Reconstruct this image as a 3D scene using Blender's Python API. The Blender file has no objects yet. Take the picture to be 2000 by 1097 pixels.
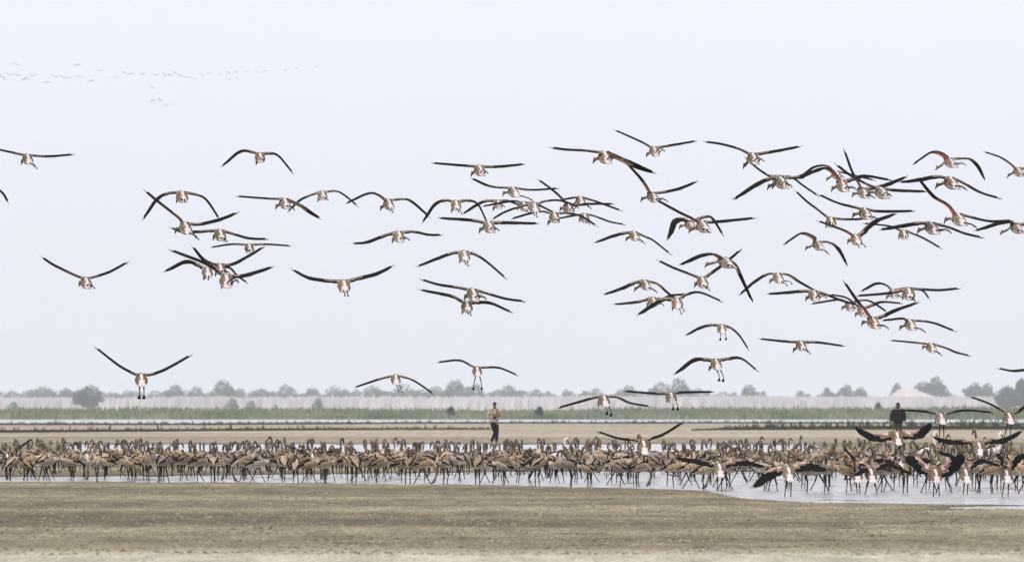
import bpy, math, random
import numpy as np
from mathutils import Vector, Matrix
random.seed(11); RNG = np.random.RandomState(5)
S = bpy.context.scene
COL = S.collection
# ------------------------------------------------------------------ camera
HC = 1.5                     # eye height
F = 300/36*2000              # focal length in photo pixels
HV = 797.0                   # row of the horizon
PITCH = math.atan((HV-548.5)/F)
cd = bpy.data.cameras.new('view_camera'); cam = bpy.data.objects.new('view_camera', cd); COL.objects.link(cam)
cd.sensor_width = 36; cd.lens = 300; cd.clip_start = 1; cd.clip_end = 60000
cam.location = (0, 0, HC); cam.rotation_euler = (math.pi/2+PITCH, 0, 0)
cd.dof.use_dof = True; cd.dof.focus_distance = 165; cd.dof.aperture_fstop = 7.1
S.camera = cam
# ------------------------------------------------------------------ light
SUN_EL, SUN_AZ = math.radians(58), math.radians(205)    # azimuth clockwise from +Y
S.view_settings.view_transform = 'Standard'; S.view_settings.look = 'None'
S.view_settings.exposure = 0.0; S.view_settings.gamma = 1
W = bpy.data.worlds.new('World'); S.world = W; W.use_nodes = True
nt = W.node_tree; bg = nt.nodes['Background']
sky = nt.nodes.new('ShaderNodeTexSky'); sky.sky_type = 'NISHITA'; sky.sun_disc = False
sky.sun_elevation = SUN_EL; sky.sun_rotation = SUN_AZ; sky.dust_density = 4; sky.air_density = 1.0
tcw = nt.nodes.new('ShaderNodeTexCoord'); nzw = nt.nodes.new('ShaderNodeTexNoise')
mpw = nt.nodes.new('ShaderNodeMapping'); mpw.inputs['Scale'].default_value = (9, 9, 22)
nt.links.new(tcw.outputs['Generated'], mpw.inputs['Vector']); nt.links.new(mpw.outputs[0], nzw.inputs['Vector'])
nzw.inputs['Scale'].default_value = 1.0; nzw.inputs['Detail'].default_value = 3
crw = nt.nodes.new('ShaderNodeValToRGB')
crw.color_ramp.elements[0].position = .3; crw.color_ramp.elements[0].color = (10.0, 10.45, 11.9, 1)
crw.color_ramp.elements[1].position = .7; crw.color_ramp.elements[1].color = (10.4, 10.85, 12.5, 1)
nt.links.new(nzw.outputs['Fac'], crw.inputs['Fac'])
mxw = nt.nodes.new('ShaderNodeMix'); mxw.data_type = 'RGBA'; mxw.inputs['Factor'].default_value = .93   # thin white overcast over the blue
nt.links.new(sky.outputs['Color'], mxw.inputs['A']); nt.links.new(crw.outputs['Color'], mxw.inputs['B'])
nt.links.new(mxw.outputs['Result'], bg.inputs['Color']); bg.inputs['Strength'].default_value = .1
sl = bpy.data.lights.new('sun', 'SUN'); so = bpy.data.objects.new('sun', sl); COL.objects.link(so)
sl.energy = 2.1; sl.angle = math.radians(5); sl.color = (1, .95, .87)
so.rotation_euler = Vector((math.sin(SUN_AZ)*math.cos(SUN_EL), math.cos(SUN_AZ)*math.cos(SUN_EL), math.sin(SUN_EL))).to_track_quat('Z', 'Y').to_euler()
so.location = (0, -20, 60)
S.cycles.volume_bounces = 4

def at(px, v, d):
    """world point seen at photo pixel (px, v), d metres out along +Y"""
    t = (548.5-v)/F
    k = d/(math.cos(PITCH)-t*math.sin(PITCH))
    return Vector(((px-1000)/F*k, d, HC+k*(math.sin(PITCH)+t*math.cos(PITCH))))
# ------------------------------------------------------------------ materials
def mat(name, col, rough=.8, col2=None, scale=20, detail=4, lo=.35, hi=.65, vec=None, bump=0, spec=.3, kind='noise', vary=0):
    m = bpy.data.materials.new(name); m.use_nodes = True; t = m.node_tree; b = t.nodes['Principled BSDF']
    b.inputs['Roughness'].default_value = rough; b.inputs['Specular IOR Level'].default_value = spec
    b.inputs['Base Color'].default_value = (*col, 1)
    if col2:
        tc = t.nodes.new('ShaderNodeTexCoord'); mp = t.nodes.new('ShaderNodeMapping')
        if vec: mp.inputs['Scale'].default_value = vec
        if kind == 'noise':
            n = t.nodes.new('ShaderNodeTexNoise'); n.inputs['Detail'].default_value = detail; out = n.outputs['Fac']
        else:
            n = t.nodes.new('ShaderNodeTexVoronoi'); out = n.outputs['Distance']
        n.inputs['Scale'].default_value = scale
        cr = t.nodes.new('ShaderNodeValToRGB')
        cr.color_ramp.elements[0].position = lo; cr.color_ramp.elements[0].color = (*col, 1)
        cr.color_ramp.elements[1].position = hi; cr.color_ramp.elements[1].color = (*col2, 1)
        t.links.new(tc.outputs['Object'], mp.inputs['Vector']); t.links.new(mp.outputs[0], n.inputs['Vector'])
        t.links.new(out, cr.inputs['Fac']); t.links.new(cr.outputs['Color'], b.inputs['Base Color'])
        if vary:     # individual birds differ in plumage
            oi = t.nodes.new('ShaderNodeObjectInfo'); hs = t.nodes.new('ShaderNodeHueSaturation'); m1 = t.nodes.new('ShaderNodeMapRange'); m2 = t.nodes.new('ShaderNodeMapRange')
            m1.inputs['To Min'].default_value = 1-vary; m1.inputs['To Max'].default_value = 1+vary*.7; t.links.new(oi.outputs['Random'], m1.inputs['Value'])
            fr = t.nodes.new('ShaderNodeMath'); fr.operation = 'MULTIPLY'; fr.inputs[1].default_value = 7.31; f2 = t.nodes.new('ShaderNodeMath'); f2.operation = 'FRACT'
            t.links.new(oi.outputs['Random'], fr.inputs[0]); t.links.new(fr.outputs[0], f2.inputs[0]); t.links.new(f2.outputs[0], m2.inputs['Value'])
            m2.inputs['To Min'].default_value = .65; m2.inputs['To Max'].default_value = 1.15
            t.links.new(m1.outputs[0], hs.inputs['Value']); t.links.new(m2.outputs[0], hs.inputs['Saturation']); t.links.new(cr.outputs['Color'], hs.inputs['Color']); t.links.new(hs.outputs[0], b.inputs['Base Color'])
        if bump:
            bp = t.nodes.new('ShaderNodeBump'); bp.inputs['Strength'].default_value = bump; bp.inputs['Distance'].default_value = .02
            t.links.new(out, bp.inputs['Height']); t.links.new(bp.outputs[0], b.inputs['Normal'])
    return m
M = {}
M['brown'] = mat('brown_plumage', (.13, .085, .052), .95, (.54, .385, .255), 42, 5, .36, .66, spec=.1, vary=.40)
M['back'] = mat('speckled_back', (.05, .034, .022), .95, (.40, .30, .20), 60, 4, .42, .62, spec=.1, vary=.25)
M['buff'] = mat('buff_plumage', (.25, .20, .155), .95, (.60, .50, .41), 14, 4, .32, .64, spec=.1, vary=.3)
M['grey'] = mat('grey_down', (.05, .034, .024), .95, (.26, .185, .13), 34, 3, .3, .7, spec=.1, vary=.4)
M['nape'] = mat('pale_nape', (.30, .22, .155), .95, (.66, .51, .38), 26, 3, .3, .7, spec=.1, vary=.35)
M['white'] = mat('white_rump', (.56, .46, .435), .9, (.74, .65, .62), 15, 2, .3, .7)
M['black'] = mat('black_flight_feathers', (.004, .0035, .0035), .9, (.016, .012, .010), 55, 3, .45, .75, spec=.05)
M['coral'] = mat('coral_wing_lining', (.62, .12, .07), .8, (.80, .25, .16), 25, 3, .3, .7)
M['pink'] = mat('pink_coverts', (.22, .13, .10), .85, (.82, .52, .45), 30, 4, .35, .6)
M['speck'] = mat('speckled_coverts', (.05, .035, .028), .85, (.50, .33, .25), 48, 3, .42, .68)
M['leg'] = mat('dark_leg', (.012, .010, .009), .8, (.05, .038, .03), 30, 2, .4, .8, spec=.1)
M['bill'] = mat('black_bill', (.02, .018, .018), .5)
M['adult'] = mat('pale_adult_plumage', (.74, .60, .54), .85, (.86, .78, .73), 18, 2, .3, .7)
BM = ['brown', 'buff', 'grey', 'nape', 'white', 'black', 'coral', 'pink', 'speck', 'leg', 'bill', 'adult', 'back']
BI = {k: i for i, k in enumerate(BM)}
# ------------------------------------------------------------------ mesh helpers
class MB:
    def __init__(s): s.v = []; s.f = []; s.m = []
    def add(s, vs, fs, ms):
        o = len(s.v); s.v += [tuple(p) for p in vs]; s.f += [tuple(i+o for i in f) for f in fs]
        s.m += (list(ms) if hasattr(ms, '__len__') else [ms]*len(fs))
    def mesh(s, name, mats, smooth=True):
        me = bpy.data.meshes.new(name); me.from_pydata(s.v, [], s.f)
        for k in mats: me.materials.append(k)
        me.polygons.foreach_set('material_index', s.m)
        if smooth: me.polygons.foreach_set('use_smooth', [True]*len(s.f))
        me.update(); return me
    def build(s, name, mats, parent=None, loc=None, smooth=True):
        o = bpy.data.objects.new(name, s.mesh(name, mats, smooth)); COL.objects.link(o)
        if parent: o.parent = parent
        if loc is not None: o.location = loc
        return o
def tag(o, label=None, cat=None, group=None, kind=None):
    for k, x in (('label', label), ('category', cat), ('group', group), ('kind', kind)):
        if x: o[k] = x
    return o
def catmull(P, n):
    P = [Vector(p) for p in P]
    if len(P) == 2: return [P[0].lerp(P[1], i/(n-1)) for i in range(n)]
    Q = [P[0]*2-P[1]]+P+[P[-1]*2-P[-2]]; out = []; m = len(P)-1
    for i in range(n):
        t = i/(n-1)*m; k = min(int(t), m-1); u = t-k; a, b, c, d = Q[k:k+4]
        out.append(.5*((2*b)+(c-a)*u+(2*a-5*b+4*c-d)*u*u+(3*b-a-3*c+d)*u**3))
    return out
def lin(xs, n):
    m = len(xs)-1; r = []
    for i in range(n):
        t = i/(n-1)*m; k = min(int(t), m-1); u = t-k; r.append(xs[k]*(1-u)+xs[k+1]*u)
    return r
def loft(mb, P, RW, RH, nseg=8, mf=0, side=Vector((1, 0, 0))):
    """tube along P, half widths RW (sideways) and RH (in the bird's plane); mf(i_frac, angle) -> material"""
    n = len(P); vs = []
    for i in range(n):
        t = (P[min(i+1, n-1)]-P[max(i-1, 0)]).normalized()
        sd = (side-t*side.dot(t))
        sd = sd.normalized() if sd.length > .05 else t.orthogonal().normalized()
        up = sd.cross(t).normalized()
        for k in range(nseg):
            a = 2*math.pi*k/nseg
            vs.append(P[i]+sd*(math.cos(a)*RW[i])+up*(math.sin(a)*RH[i]))
    fs = []; ms = []
    for i in range(n-1):
        for k in range(nseg):
            k2 = (k+1) % nseg
            fs.append((i*nseg+k, i*nseg+k2, (i+1)*nseg+k2, (i+1)*nseg+k))
            ms.append(mf if isinstance(mf, int) else mf((i+.5)/(n-1), 2*math.pi*(k+.5)/nseg))
    fs.append(tuple(range(nseg))[::-1]); ms.append(ms[0]); fs.append(tuple((n-1)*nseg+k for k in range(nseg))); ms.append(ms[-1])
    mb.add(vs, fs, ms)
def tube(mb, P, R, nseg=6, m=0): loft(mb, [Vector(p) for p in P], R, R, nseg, m)
# ------------------------------------------------------------------ flamingo builders
def trunk_and_neck(mb, neck, pale=False, z0=0.0, pitch=0.0, nr=(.036, .026, .022), scapular=True, y0=0):
    """one continuous surface: tail, rump, back, breast, neck, head; neck = points from the breast to the head"""
    cp, sp = math.cos(pitch), math.sin(pitch)
    def R(y, z): return Vector((0, y*cp-z*sp+y0, y*sp+z*cp+z0))
    B = [(-.34, .01, .038, .006), (-.29, .012, .062, .014), (-.22, .004, .068, .032), (-.14, .0, .086, .060), (-.05, -.004, .106, .085),
         (.05, -.004, .108, .090), (.13, .002, .078, .076), (.185, .02, .050, .052)]
    P = [R(b[0], b[1]) for b in B]; rw = [b[2] for b in B]; rh = [b[3] for b in B]
    nb = len(P)
    N = catmull([P[-1]]+[Vector(p) for p in neck[:-2]], 12)[1:]
    P += N; rr = lin([nr[0], nr[1], nr[2], nr[2]], len(N)); rw += rr; rh += [r*1.05 for r in rr]
    h0, h1 = Vector(neck[-2]), Vector(neck[-1])              # head centre, bill tip
    P += [h0, h0.lerp(h1, .30)]; rw += [.033, .024]; rh += [.037, .03]
    tot = len(P)-1
    def mf(f, a):
        i = f*tot; s = math.sin(a)
        if pale: return BI['adult']
        c = abs(math.cos(a))
        if not scapular:
            if i < 3: return BI['buff'] if s < .6 else BI['brown']
        elif i < 2: return BI['white']
        elif i < 3: return BI['white'] if s > -.5 and not (s > .2 and c > .7) else BI['back'] if s > 0 else BI['buff']
        elif i < 4: return BI['white'] if (s > 0 and c < .4) or (-.45 < s < -.0) else BI['back'] if s > 0 else BI['buff']
        elif i < 6: return BI['white'] if s > 0 and c < .16 else BI['back'] if s > -.3 else BI['buff']
        if i < 7.5: return BI['brown' if not scapular else 'back'] if s > -.05 else BI['buff']
        if i < nb+4: return BI['nape']
        return BI['grey'] if i < tot-.2 or True else BI['nape']
    loft(mb, P, rw, rh, 14, mf)
    # hooked bill
    d = (h1-h0); dn = Vector((0, -d.z, d.y)).normalized()
    if dn.z > 0: dn = -dn
    tube(mb, [h0+d*.25, h0+d*.62, h1, h1+(d*.12+dn*.03)], [.022, .017, .013, .004], 6, BI['bill'])
def web_foot(mb, p, toe, m, w=.03):
    side = Vector((1, 0, 0)); toe = Vector(toe); up = side.cross(toe.normalized())
    vs = [p+up*.006, p+toe+side*w, p+toe*1.15, p+toe-side*w, p-up*.006]
    mb.add(vs, [(0, 1, 2), (0, 2, 3), (4, 2, 1), (4, 3, 2), (0, 4, 1), (0, 3, 4)], m)
def wing(mb, P, chord, beta, sd, n=13):
    """P: centre line shoulder->tip (local), chord length, beta: extra droop of trailing edge, sd -1 left / +1 right"""
    C = catmull(P, n); nc = 5; raised = C[n//2].z > .12 or (sd < 0 and C[n//3].z > .10); up = []; lo = []
    prof = lin([1.0, .84, .84, .95, 1.06, 1.06, .98, .80, .42], n)
    for i in range(n):
        t = (C[min(i+1, n-1)]-C[max(i-1, 0)]).normalized()
        dn = Vector((t.z, 0, -t.x)); dn = dn if dn.z < 0 else -dn
        dn = dn.normalized() if dn.length > 1e-4 else Vector((0, 0, -1))
        back = Vector((0, -1, 0)); back = (back-t*back.dot(t)*.35).normalized()
        f = i/(n-1); bt = beta*(1-.25*f)
        cdv = back*math.cos(bt)+dn*math.sin(bt); c = chord*prof[i]
        nrm = t.cross(cdv); nrm = nrm if nrm.dot(dn) < 0 else -nrm; nrm.normalize()
        for k in range(nc):
            g = k/(nc-1); th = .020*(1-f*.75)*(math.sin(math.pi*min(1, g*1.25+.12)) if g < .7 else .25*(1-g)+.02)
            jag = (.018*((i*7 % 3)-1) if k == nc-1 else 0)
            p = C[i]+cdv*(c*(g-.36)+jag)-dn*(.03*math.sin(math.pi*g)*math.cos(bt))
            up.append(p+nrm*max(th, .002)); lo.append(p-nrm*max(th*.6, .002))
    fs = []; ms = []; o = n*nc
    for i in range(n-1):
        f = (i+.5)/(n-1)
        for k in range(nc-1):
            a, b, c, d = i*nc+k, i*nc+k+1, (i+1)*nc+k+1, (i+1)*nc+k
            fs.append((a, b, c, d) if sd < 0 else (d, c, b, a))
            um = BI['pink'] if (k == 0 and f < .68) else (BI['pink'] if f < .3 and beta > .38 else BI['speck']) if (k == 1 and f < .58) else BI['black']
            if f < .2 and (k < 3 or f < .1): um = BI['back']
            elif k == 2 and f < .42: um = BI['speck']
            ms.append(um)
            fs.append((o+d, o+c, o+b, o+a) if sd < 0 else (o+a, o+b, o+c, o+d))
            lc = BI['coral'] if raised else BI['pink']
            lm = lc if (k < 2 and f < .34) or (k == 0 and f < .5) or (k == 2 and f < .16) else BI['speck'] if (k < 3 and f < .34) or (k < 2 and f < .55) else BI['black']
            ms.append(lm)
        fs += [(i*nc, (i+1)*nc, o+(i+1)*nc, o+i*nc), (i*nc+nc-1, o+i*nc+nc-1, o+(i+1)*nc+nc-1, (i+1)*nc+nc-1)]
        ms += [BI['pink'] if f < .55 else BI['black'], BI['black']]
    mb.add(up+lo, fs, ms)
    # separated primary feathers at the tip
    t = (C[-1]-C[-2]).normalized(); L = .11
    for q in range(5):
        g = q/4; b0 = up[(n-1)*nc].lerp(up[(n-1)*nc+nc-1], g*.9)
        dr = (t*1.0+Vector((0, -1, 0))*(.15+g*.75)+Vector((0, 0, 1))*(.16-.30*g)).normalized()
        cb = Vector((0, -1, 0))*.028; e = b0+dr*(L*(1.1-.45*g)); h = Vector((0, 0, .004))
        b0 = b0-t*.05
        mb.add([b0-cb+h, b0+cb+h, e+cb*.3, e-cb*.3, b0-cb-h, b0+cb-h], [(0, 1, 2, 3), (4, 3, 2, 5), (0, 3, 4), (1, 5, 2)], BI['black'])
AUTO = []
def dist_len(pts): return sum(math.dist(pts[i], pts[i+1]) for i in range(len(pts)-1))

def flying(body, L, R, head=None, feet=None, s=None, chord=.215, beta=.11, hang=False, up=False, span=1.58, label=None, bl=None, br=None):
    """pixel sketch of one bird -> mesh in its own frame (x right wing, y flight direction, z up) at its own distance"""
    bx, by = body; Ls = [(bx-7, by-5)]+list(L); Rs = [(bx+7, by-5)]+list(R)
    lL, lR = dist_len(Ls), dist_len(Rs)
    if s is None: s = min(max(2*max(lL, lR)/span, 84), 128)
    ah = .62
    if head and not up: th = math.asin(max(-.75, min(.75, -((head[0]-bx)/s)/ah)))
    else: th = math.radians(6)
    ct, st = math.cos(th), math.sin(th)
    def loc(px, v, a): dx = (px-bx)/s; return Vector(((dx+a*st)/ct, a, -(v-by)/s))
    mb = MB(); full = .5*span+.02; beta = beta+random.uniform(-.08, .12)
    for sd, W_, ln, bb in ((-1, Ls, lL, bl), (1, Rs, lR, br)):
        lack = math.sqrt(max(0, full**2-(ln/s)**2))*.75; m = len(W_)-1
        pts = []
        for i, (px, v) in enumerate(W_):
            f = i/m; a = .07+.09*math.sin(math.pi*min(1, f*1.3))-.12*f*f-(lack*.5*f*f)
            pts.append(loc(px, v, a))
        pts[0] = Vector((.05*sd, .08, .045))
        wing(mb, pts, chord, beta if bb is None else bb, sd)
    if up and head:      # neck held high, alighting
        hz = -(head[1]-by)/s; hx = (head[0]-bx)/s
        neck = [(0, .24, .07), (hx*.3, .27, .07+(hz-.07)*.4), (hx*.8, .25, .07+(hz-.07)*.8), (hx, .27, hz), (hx+.0, .31, hz+.01), (hx-.03, .36, hz-.07)]
        trunk_and_neck(mb, neck, pitch=.44, z0=-.04)
    else:
        hz = -(head[1]-by)/s if head else -.04
        k = 0
        neck = [(0, .27, .01+hz*.1), (0, .37, hz*.45), (0, .47, hz*.85), (0, .55, hz), (0, .60, hz*1.0), (-.01, .665, hz-.05)]
        trunk_and_neck(mb, neck, pitch=.34, z0=-.03)
    if feet is None: feet = (bx+8, by+8)
    if not isinstance(feet[0], (tuple, list)): feet = [feet, (feet[0]-5, feet[1]-3)] if not hang else [feet]
    if len(feet) == 1: feet = [feet[0], (feet[0][0]-6, feet[0][1])]
    feet = sorted(feet[:2], key=lambda f: -f[0])
    for q, (fx, fv) in enumerate(feet):
        drop = (fv-by)/s; ay = -.12 if hang else -max(.12, math.sqrt(max(.02, .50**2-drop**2)))
        e = loc(fx, fv, ay); sx = .035 if q == 0 else -.035
        k0 = Vector((sx, -.10, -.085)); kn = k0.lerp(e, .5)+Vector((0, 0, .015))
        tube(mb, [k0, k0.lerp(kn, .5), kn, kn.lerp(e, .5), e], [.022, .012, .013, .008, .009], 6, BI['leg'])
        web_foot(mb, e, (.02*math.sin(th), -.08, -.045) if not hang else (0, .05, -.085), BI['leg'], .018 if not hang else .032)
    d = F/s; me = mb.mesh('flying_flamingo', [M[k] for k in BM])
    o = bpy.data.objects.new('flying_flamingo', me); COL.objects.link(o)
    o.location = at(bx, by, d); o.rotation_euler = (0, 0, th)
    eL = Ls[-1][1]-by; eR = Rs[-1][1]-by
    if label is None:
        if eL < -20 and eR < -10: w = 'wings raised in a V'
        elif eL > 12 and eR > 12: w = 'wings arched and drooping'
        elif eL < -10 and eR > 10: w = 'left wing up, right down'
        elif eL > 10 and eR < 5: w = 'left wing drooping'
        elif eL < -20: w = 'left wing raised steeply'
        elif eR > 10: w = 'right wing lowered'
        else: w = 'wings nearly level'
        AUTO.append((o, w, bx, by))
    tag(o, label, 'flamingo', 'young flamingos in flight over the marsh')
    return o
FLY = [
 dict(body=(54,309),L=[(22,299),(-22,290)],R=[(92,306),(139,303)],head=(40,313),feet=(73,327)),
 dict(body=(-64,372),L=[(-100,365),(-138,395)],R=[(-30,358),(0,375),(13,393)],head=(-80,378),label='black wing tip of a flamingo cut off by the left edge of the photo'),
 dict(body=(508,306),L=[(490,297),(468,297),(437,324)],R=[(525,300),(543,305),(569,336)],head=(500,314),feet=(516,312)),
 dict(body=(356,382),L=[(326,379),(306,391),(284,425)],R=[(385,382),(403,393),(425,425)],head=(344,387),feet=(362,391),label='arched-wing young flamingo directly above the steeply banked one at upper left'),
 dict(body=(362,443),L=[(349,428),(324,408),(302,390),(288,378)],R=[(385,439),(425,430),(458,418)],head=(342,446),feet=(387,464),label='flying young flamingo with coral underwing raised steeply, upper left, crossing an arched wing'),
 dict(body=(430,457),L=[(407,452),(376,454),(353,454),(338,448)],R=[(452,457),(484,466),(518,468)],head=(416,460),feet=(443,469)),
 dict(body=(487,483),L=[(452,478),(416,484)],R=[(520,478),(564,481)],feet=(487,488)),
 dict(body=(405,530),L=[(385,517),(362,511),(325,530)],R=[(421,524),(446,523),(461,538),(479,551)],head=(397,538),feet=[(408,543),(401,541)],bl=.35),
 dict(body=(430,523),L=[(412,516),(396,507),(379,486)],R=[(446,518),(466,511),(512,485)],head=(420,531),feet=(449,532),bl=-.1),
 dict(body=(442,546),L=[(423,529),(396,513),(339,492)],R=[(475,539),(529,524)],head=(432,553),feet=(466,547)),
 dict(body=(556,395),L=[(515,389),(468,386)],R=[(587,403),(603,414),(622,426)],head=(539,400),feet=(574,407),br=-.12),
 dict(body=(630,380),L=[(601,384),(583,394),(566,412)],R=[(655,374),(673,383),(695,401)],head=(621,387),feet=(640,389)),
 dict(body=(759,397),L=[(736,381),(716,380),(681,397)],R=[(786,390),(804,395),(834,421)],head=(744,403),feet=(766,412)),
 dict(body=(891,399),L=[(869,392),(849,400),(828,432)],R=[(912,392),(932,399),(949,433)],head=(883,407),feet=(900,414)),
 dict(body=(937,331),L=[(903,324),(849,321)],R=[(970,326),(1020,322)],head=(922,336),feet=(951,336)),
 dict(body=(1003,373),L=[(959,366),(924,352)],R=[(1038,372),(1086,369)],head=(984,375),feet=(1039,391)),
 dict(body=(973,397),L=[(948,393),(930,401),(907,417)],R=[(993,393),(1030,408)],head=(964,405),feet=(984,402)),
 dict(body=(955,441),L=[(914,430),(862,428)],R=[(986,435),(1046,437)],head=(938,446),feet=(972,447)),
 dict(body=(779,460),L=[(750,461),(716,474),(693,477)],R=[(806,453),(835,459),(859,460)],head=(767,466),feet=(798,466)),
 dict(body=(907,498),L=[(880,496),(853,506),(820,520)],R=[(930,499),(952,514),(983,541)],head=(899,505),feet=(914,516)),
 dict(body=(1023,401),L=[(999,394),(946,404)],R=[(1045,398),(1057,404),(1080,416)],head=(1012,403),feet=(1031,414)),
 dict(body=(1044,404),L=[(1012,406),(985,416),(965,428)],R=[(1066,394),(1093,393),(1122,402)],feet=(1048,421)),
 dict(body=(1111,407),L=[(1102,395),(1084,377),(1054,355)],R=[(1143,399),(1194,399)],head=(1096,405),feet=(1127,404),label='flying flamingo with coral underwing raised left in the crowded cluster at top centre'),
 dict(body=(1134,391),L=[(1116,388),(1090,394)],R=[(1165,395),(1209,411)],head=(1123,396),feet=(1152,405)),
 dict(body=(1083,423),L=[(1057,414),(1035,418),(1003,428)],R=[(1107,417),(1136,424),(1161,440)],head=(1072,432),feet=(1090,430)),
 dict(body=(1142,424),L=[(1120,422),(1093,428)],R=[(1161,423),(1190,434),(1216,439)],head=(1133,426),feet=(1150,436)),
 dict(body=(1181,305),L=[(1143,296),(1109,295),(1081,292)],R=[(1219,314),(1244,326),(1273,337)],head=(1162,309),feet=(1208,306),bl=.05,br=-.15,chord=.30),
 dict(body=(1278,294),L=[(1251,278),(1204,258)],R=[(1312,284),(1356,277)],head=(1265,299),feet=(1295,293),label='highest of the flying flamingos, both wings raised, top right of centre'),
 dict(body=(1275,383),L=[(1266,373),(1251,350),(1223,321)],R=[(1294,376),(1325,369),(1356,357)],head=(1255,386),feet=(1300,391),label='flying flamingo with very steep coral left wing, just below the highest bird'),
 dict(body=(1239,459),L=[(1217,456),(1195,462),(1165,474)],R=[(1258,462),(1276,471),(1305,494)],head=(1225,464),feet=(1256,473)),
 dict(body=(1373,440),L=[(1355,430),(1325,416),(1285,395)],R=[(1395,434),(1469,427)],head=(1350,446),feet=(1381,451)),
 dict(body=(1348,438),L=[(1339,429),(1318,431),(1305,464)],R=[(1375,424),(1391,427),(1409,455)],head=(1330,440),feet=(1358,446),bl=.5),
 dict(body=(1471,308),L=[(1442,292),(1406,283),(1380,280)],R=[(1508,297),(1559,288)],head=(1456,320),feet=(1487,312)),
 dict(body=(1519,350),L=[(1499,343),(1474,327),(1456,311)],R=[(1546,347),(1566,362),(1593,381)],head=(1512,361),feet=(1544,363)),
 dict(body=(1526,354),L=[(1499,351),(1474,363),(1437,388)],R=[(1557,347),(1578,339),(1605,331)],head=(1504,361),feet=(1535,359)),
 dict(body=(1634,340),L=[(1614,325),(1590,327),(1571,340)],R=[(1659,341),(1704,352)],head=(1618,347),feet=(1645,345)),
 dict(body=(1645,361),L=[(1636,348),(1616,331),(1593,334),(1568,348)],R=[(1665,350),(1690,344),(1735,352)],head=(1629,365),feet=(1668,368),bl=0),
 dict(body=(1686,375),L=[(1678,362),(1663,336),(1649,300)],R=[(1724,363),(1767,347)],head=(1669,377),feet=(1704,385),label='flying flamingo with black wing pointing straight up, right of centre in the top cluster'),
 dict(body=(1722,374),L=[(1692,361),(1659,344),(1635,327)],R=[(1746,372),(1804,375)],head=(1700,374),feet=(1735,380)),
 dict(body=(1690,415),L=[(1665,405),(1634,398),(1601,384)],R=[(1715,413),(1781,413)],head=(1670,417),feet=(1712,428)),
 dict(body=(1623,432),L=[(1596,410),(1575,395),(1555,377)],R=[(1647,429),(1677,429),(1701,425)],head=(1617,437),feet=(1624,436)),
 dict(body=(1672,466),L=[(1647,451),(1600,435)],R=[(1683,456),(1708,433),(1746,419)],head=(1660,468),feet=[(1686,479),(1674,480)],br=.3),
 dict(body=(1598,478),L=[(1589,465),(1565,457),(1534,476)],R=[(1614,473),(1630,479),(1641,492),(1651,512)],head=(1577,482),feet=(1615,494),bl=-.15),
 dict(body=(1765,456),L=[(1737,443),(1689,438)],R=[(1782,457),(1805,467),(1834,484)],feet=(1766,462)),
 dict(body=(1820,443),L=[(1792,437),(1756,443),(1721,450)],R=[(1851,444),(1881,456),(1913,464)],head=(1798,447),feet=(1851,451)),
 dict(body=(1856,316),L=[(1841,303),(1819,299),(1786,320)],R=[(1877,310),(1897,312),(1911,326),(1920,344)],head=(1833,325),feet=(1881,321),bl=-.2),
 dict(body=(1858,355),L=[(1827,346),(1790,353),(1759,358)],R=[(1881,358),(1915,377),(1947,387)],head=(1834,359),feet=(1881,368)),
 dict(body=(1873,426),L=[(1851,402),(1823,386),(1797,358)],R=[(1891,424),(1931,433),(1973,432)],head=(1851,426),feet=(1901,442)),
 dict(body=(1986,444),L=[(1975,434),(1951,436),(1906,451)],R=[(2020,437),(2060,447)],head=(1960,451)),
 dict(body=(1989,334),L=[(1973,321),(1953,309),(1924,300)],R=[(2020,328),(2065,324)],head=(1973,340)),
 dict(body=(168,550),L=[(137,535),(105,519),(86,506)],R=[(186,541),(213,532),(246,515)],head=(153,551),feet=(185,559),label='lone flying flamingo with raised wings at far left, mid height'),
 dict(body=(276,739),L=[(258,730),(230,714),(191,683)],R=[(296,732),(325,721),(369,697)],feet=[(273,768),(282,768)],hang=True,s=118,label='lone flamingo with V-raised wings and dangling legs, low at left above the trees'),
 dict(body=(672,556),L=[(640,549),(602,543),(575,530)],R=[(700,544),(735,535),(764,522)],feet=[(680,574),(674,573)],label='lone flying flamingo with wings spread in a shallow V, left of centre'),
 dict(body=(924,573),L=[(890,562),(855,557),(827,549)],R=[(950,574),(985,584),(1019,589)],head=(909,577),feet=(947,580)),
 dict(body=(912,597),L=[(885,580),(860,574),(825,568)],R=[(930,591),(957,592),(995,609)],head=(904,605),feet=(919,612)),
 dict(body=(932,723),L=[(918,714),(895,704),(858,708)],R=[(950,718),(975,719),(1007,732)],feet=[(925,753),(941,753)],hang=True,label='flamingo with webbed feet hanging, above the man in the tan shirt'),
 dict(body=(773,739),L=[(745,740),(720,748),(697,756)],R=[(800,741),(820,752),(843,768)],feet=[(785,762),(779,760)]),
 dict(body=(1260,554),L=[(1235,554),(1213,564),(1183,575)],R=[(1283,555),(1303,572),(1323,588)],head=(1242,562),feet=(1280,568)),
 dict(body=(1276,587),L=[(1249,589),(1229,592),(1202,595)],R=[(1294,584),(1312,577),(1345,575)],head=(1266,592),feet=(1294,594)),
 dict(body=(1323,590),L=[(1294,585),(1271,598),(1248,614)],R=[(1341,576),(1366,572),(1405,588)],head=(1316,598),feet=[(1334,604),(1329,609)],bl=.3),
 dict(body=(1372,549),L=[(1348,537),(1316,525),(1288,512)],R=[(1388,535),(1411,518),(1443,492)],head=(1360,553),feet=(1382,563)),
 dict(body=(1417,510),L=[(1393,498),(1368,500),(1331,517)],R=[(1436,517),(1447,541),(1465,580)],head=(1382,514),feet=(1431,522),br=.35),
 dict(body=(1410,640),L=[(1387,635),(1365,641),(1342,654)],R=[(1428,641),(1444,656),(1459,680)],feet=[(1407,657),(1418,656)],hang=True),
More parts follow.
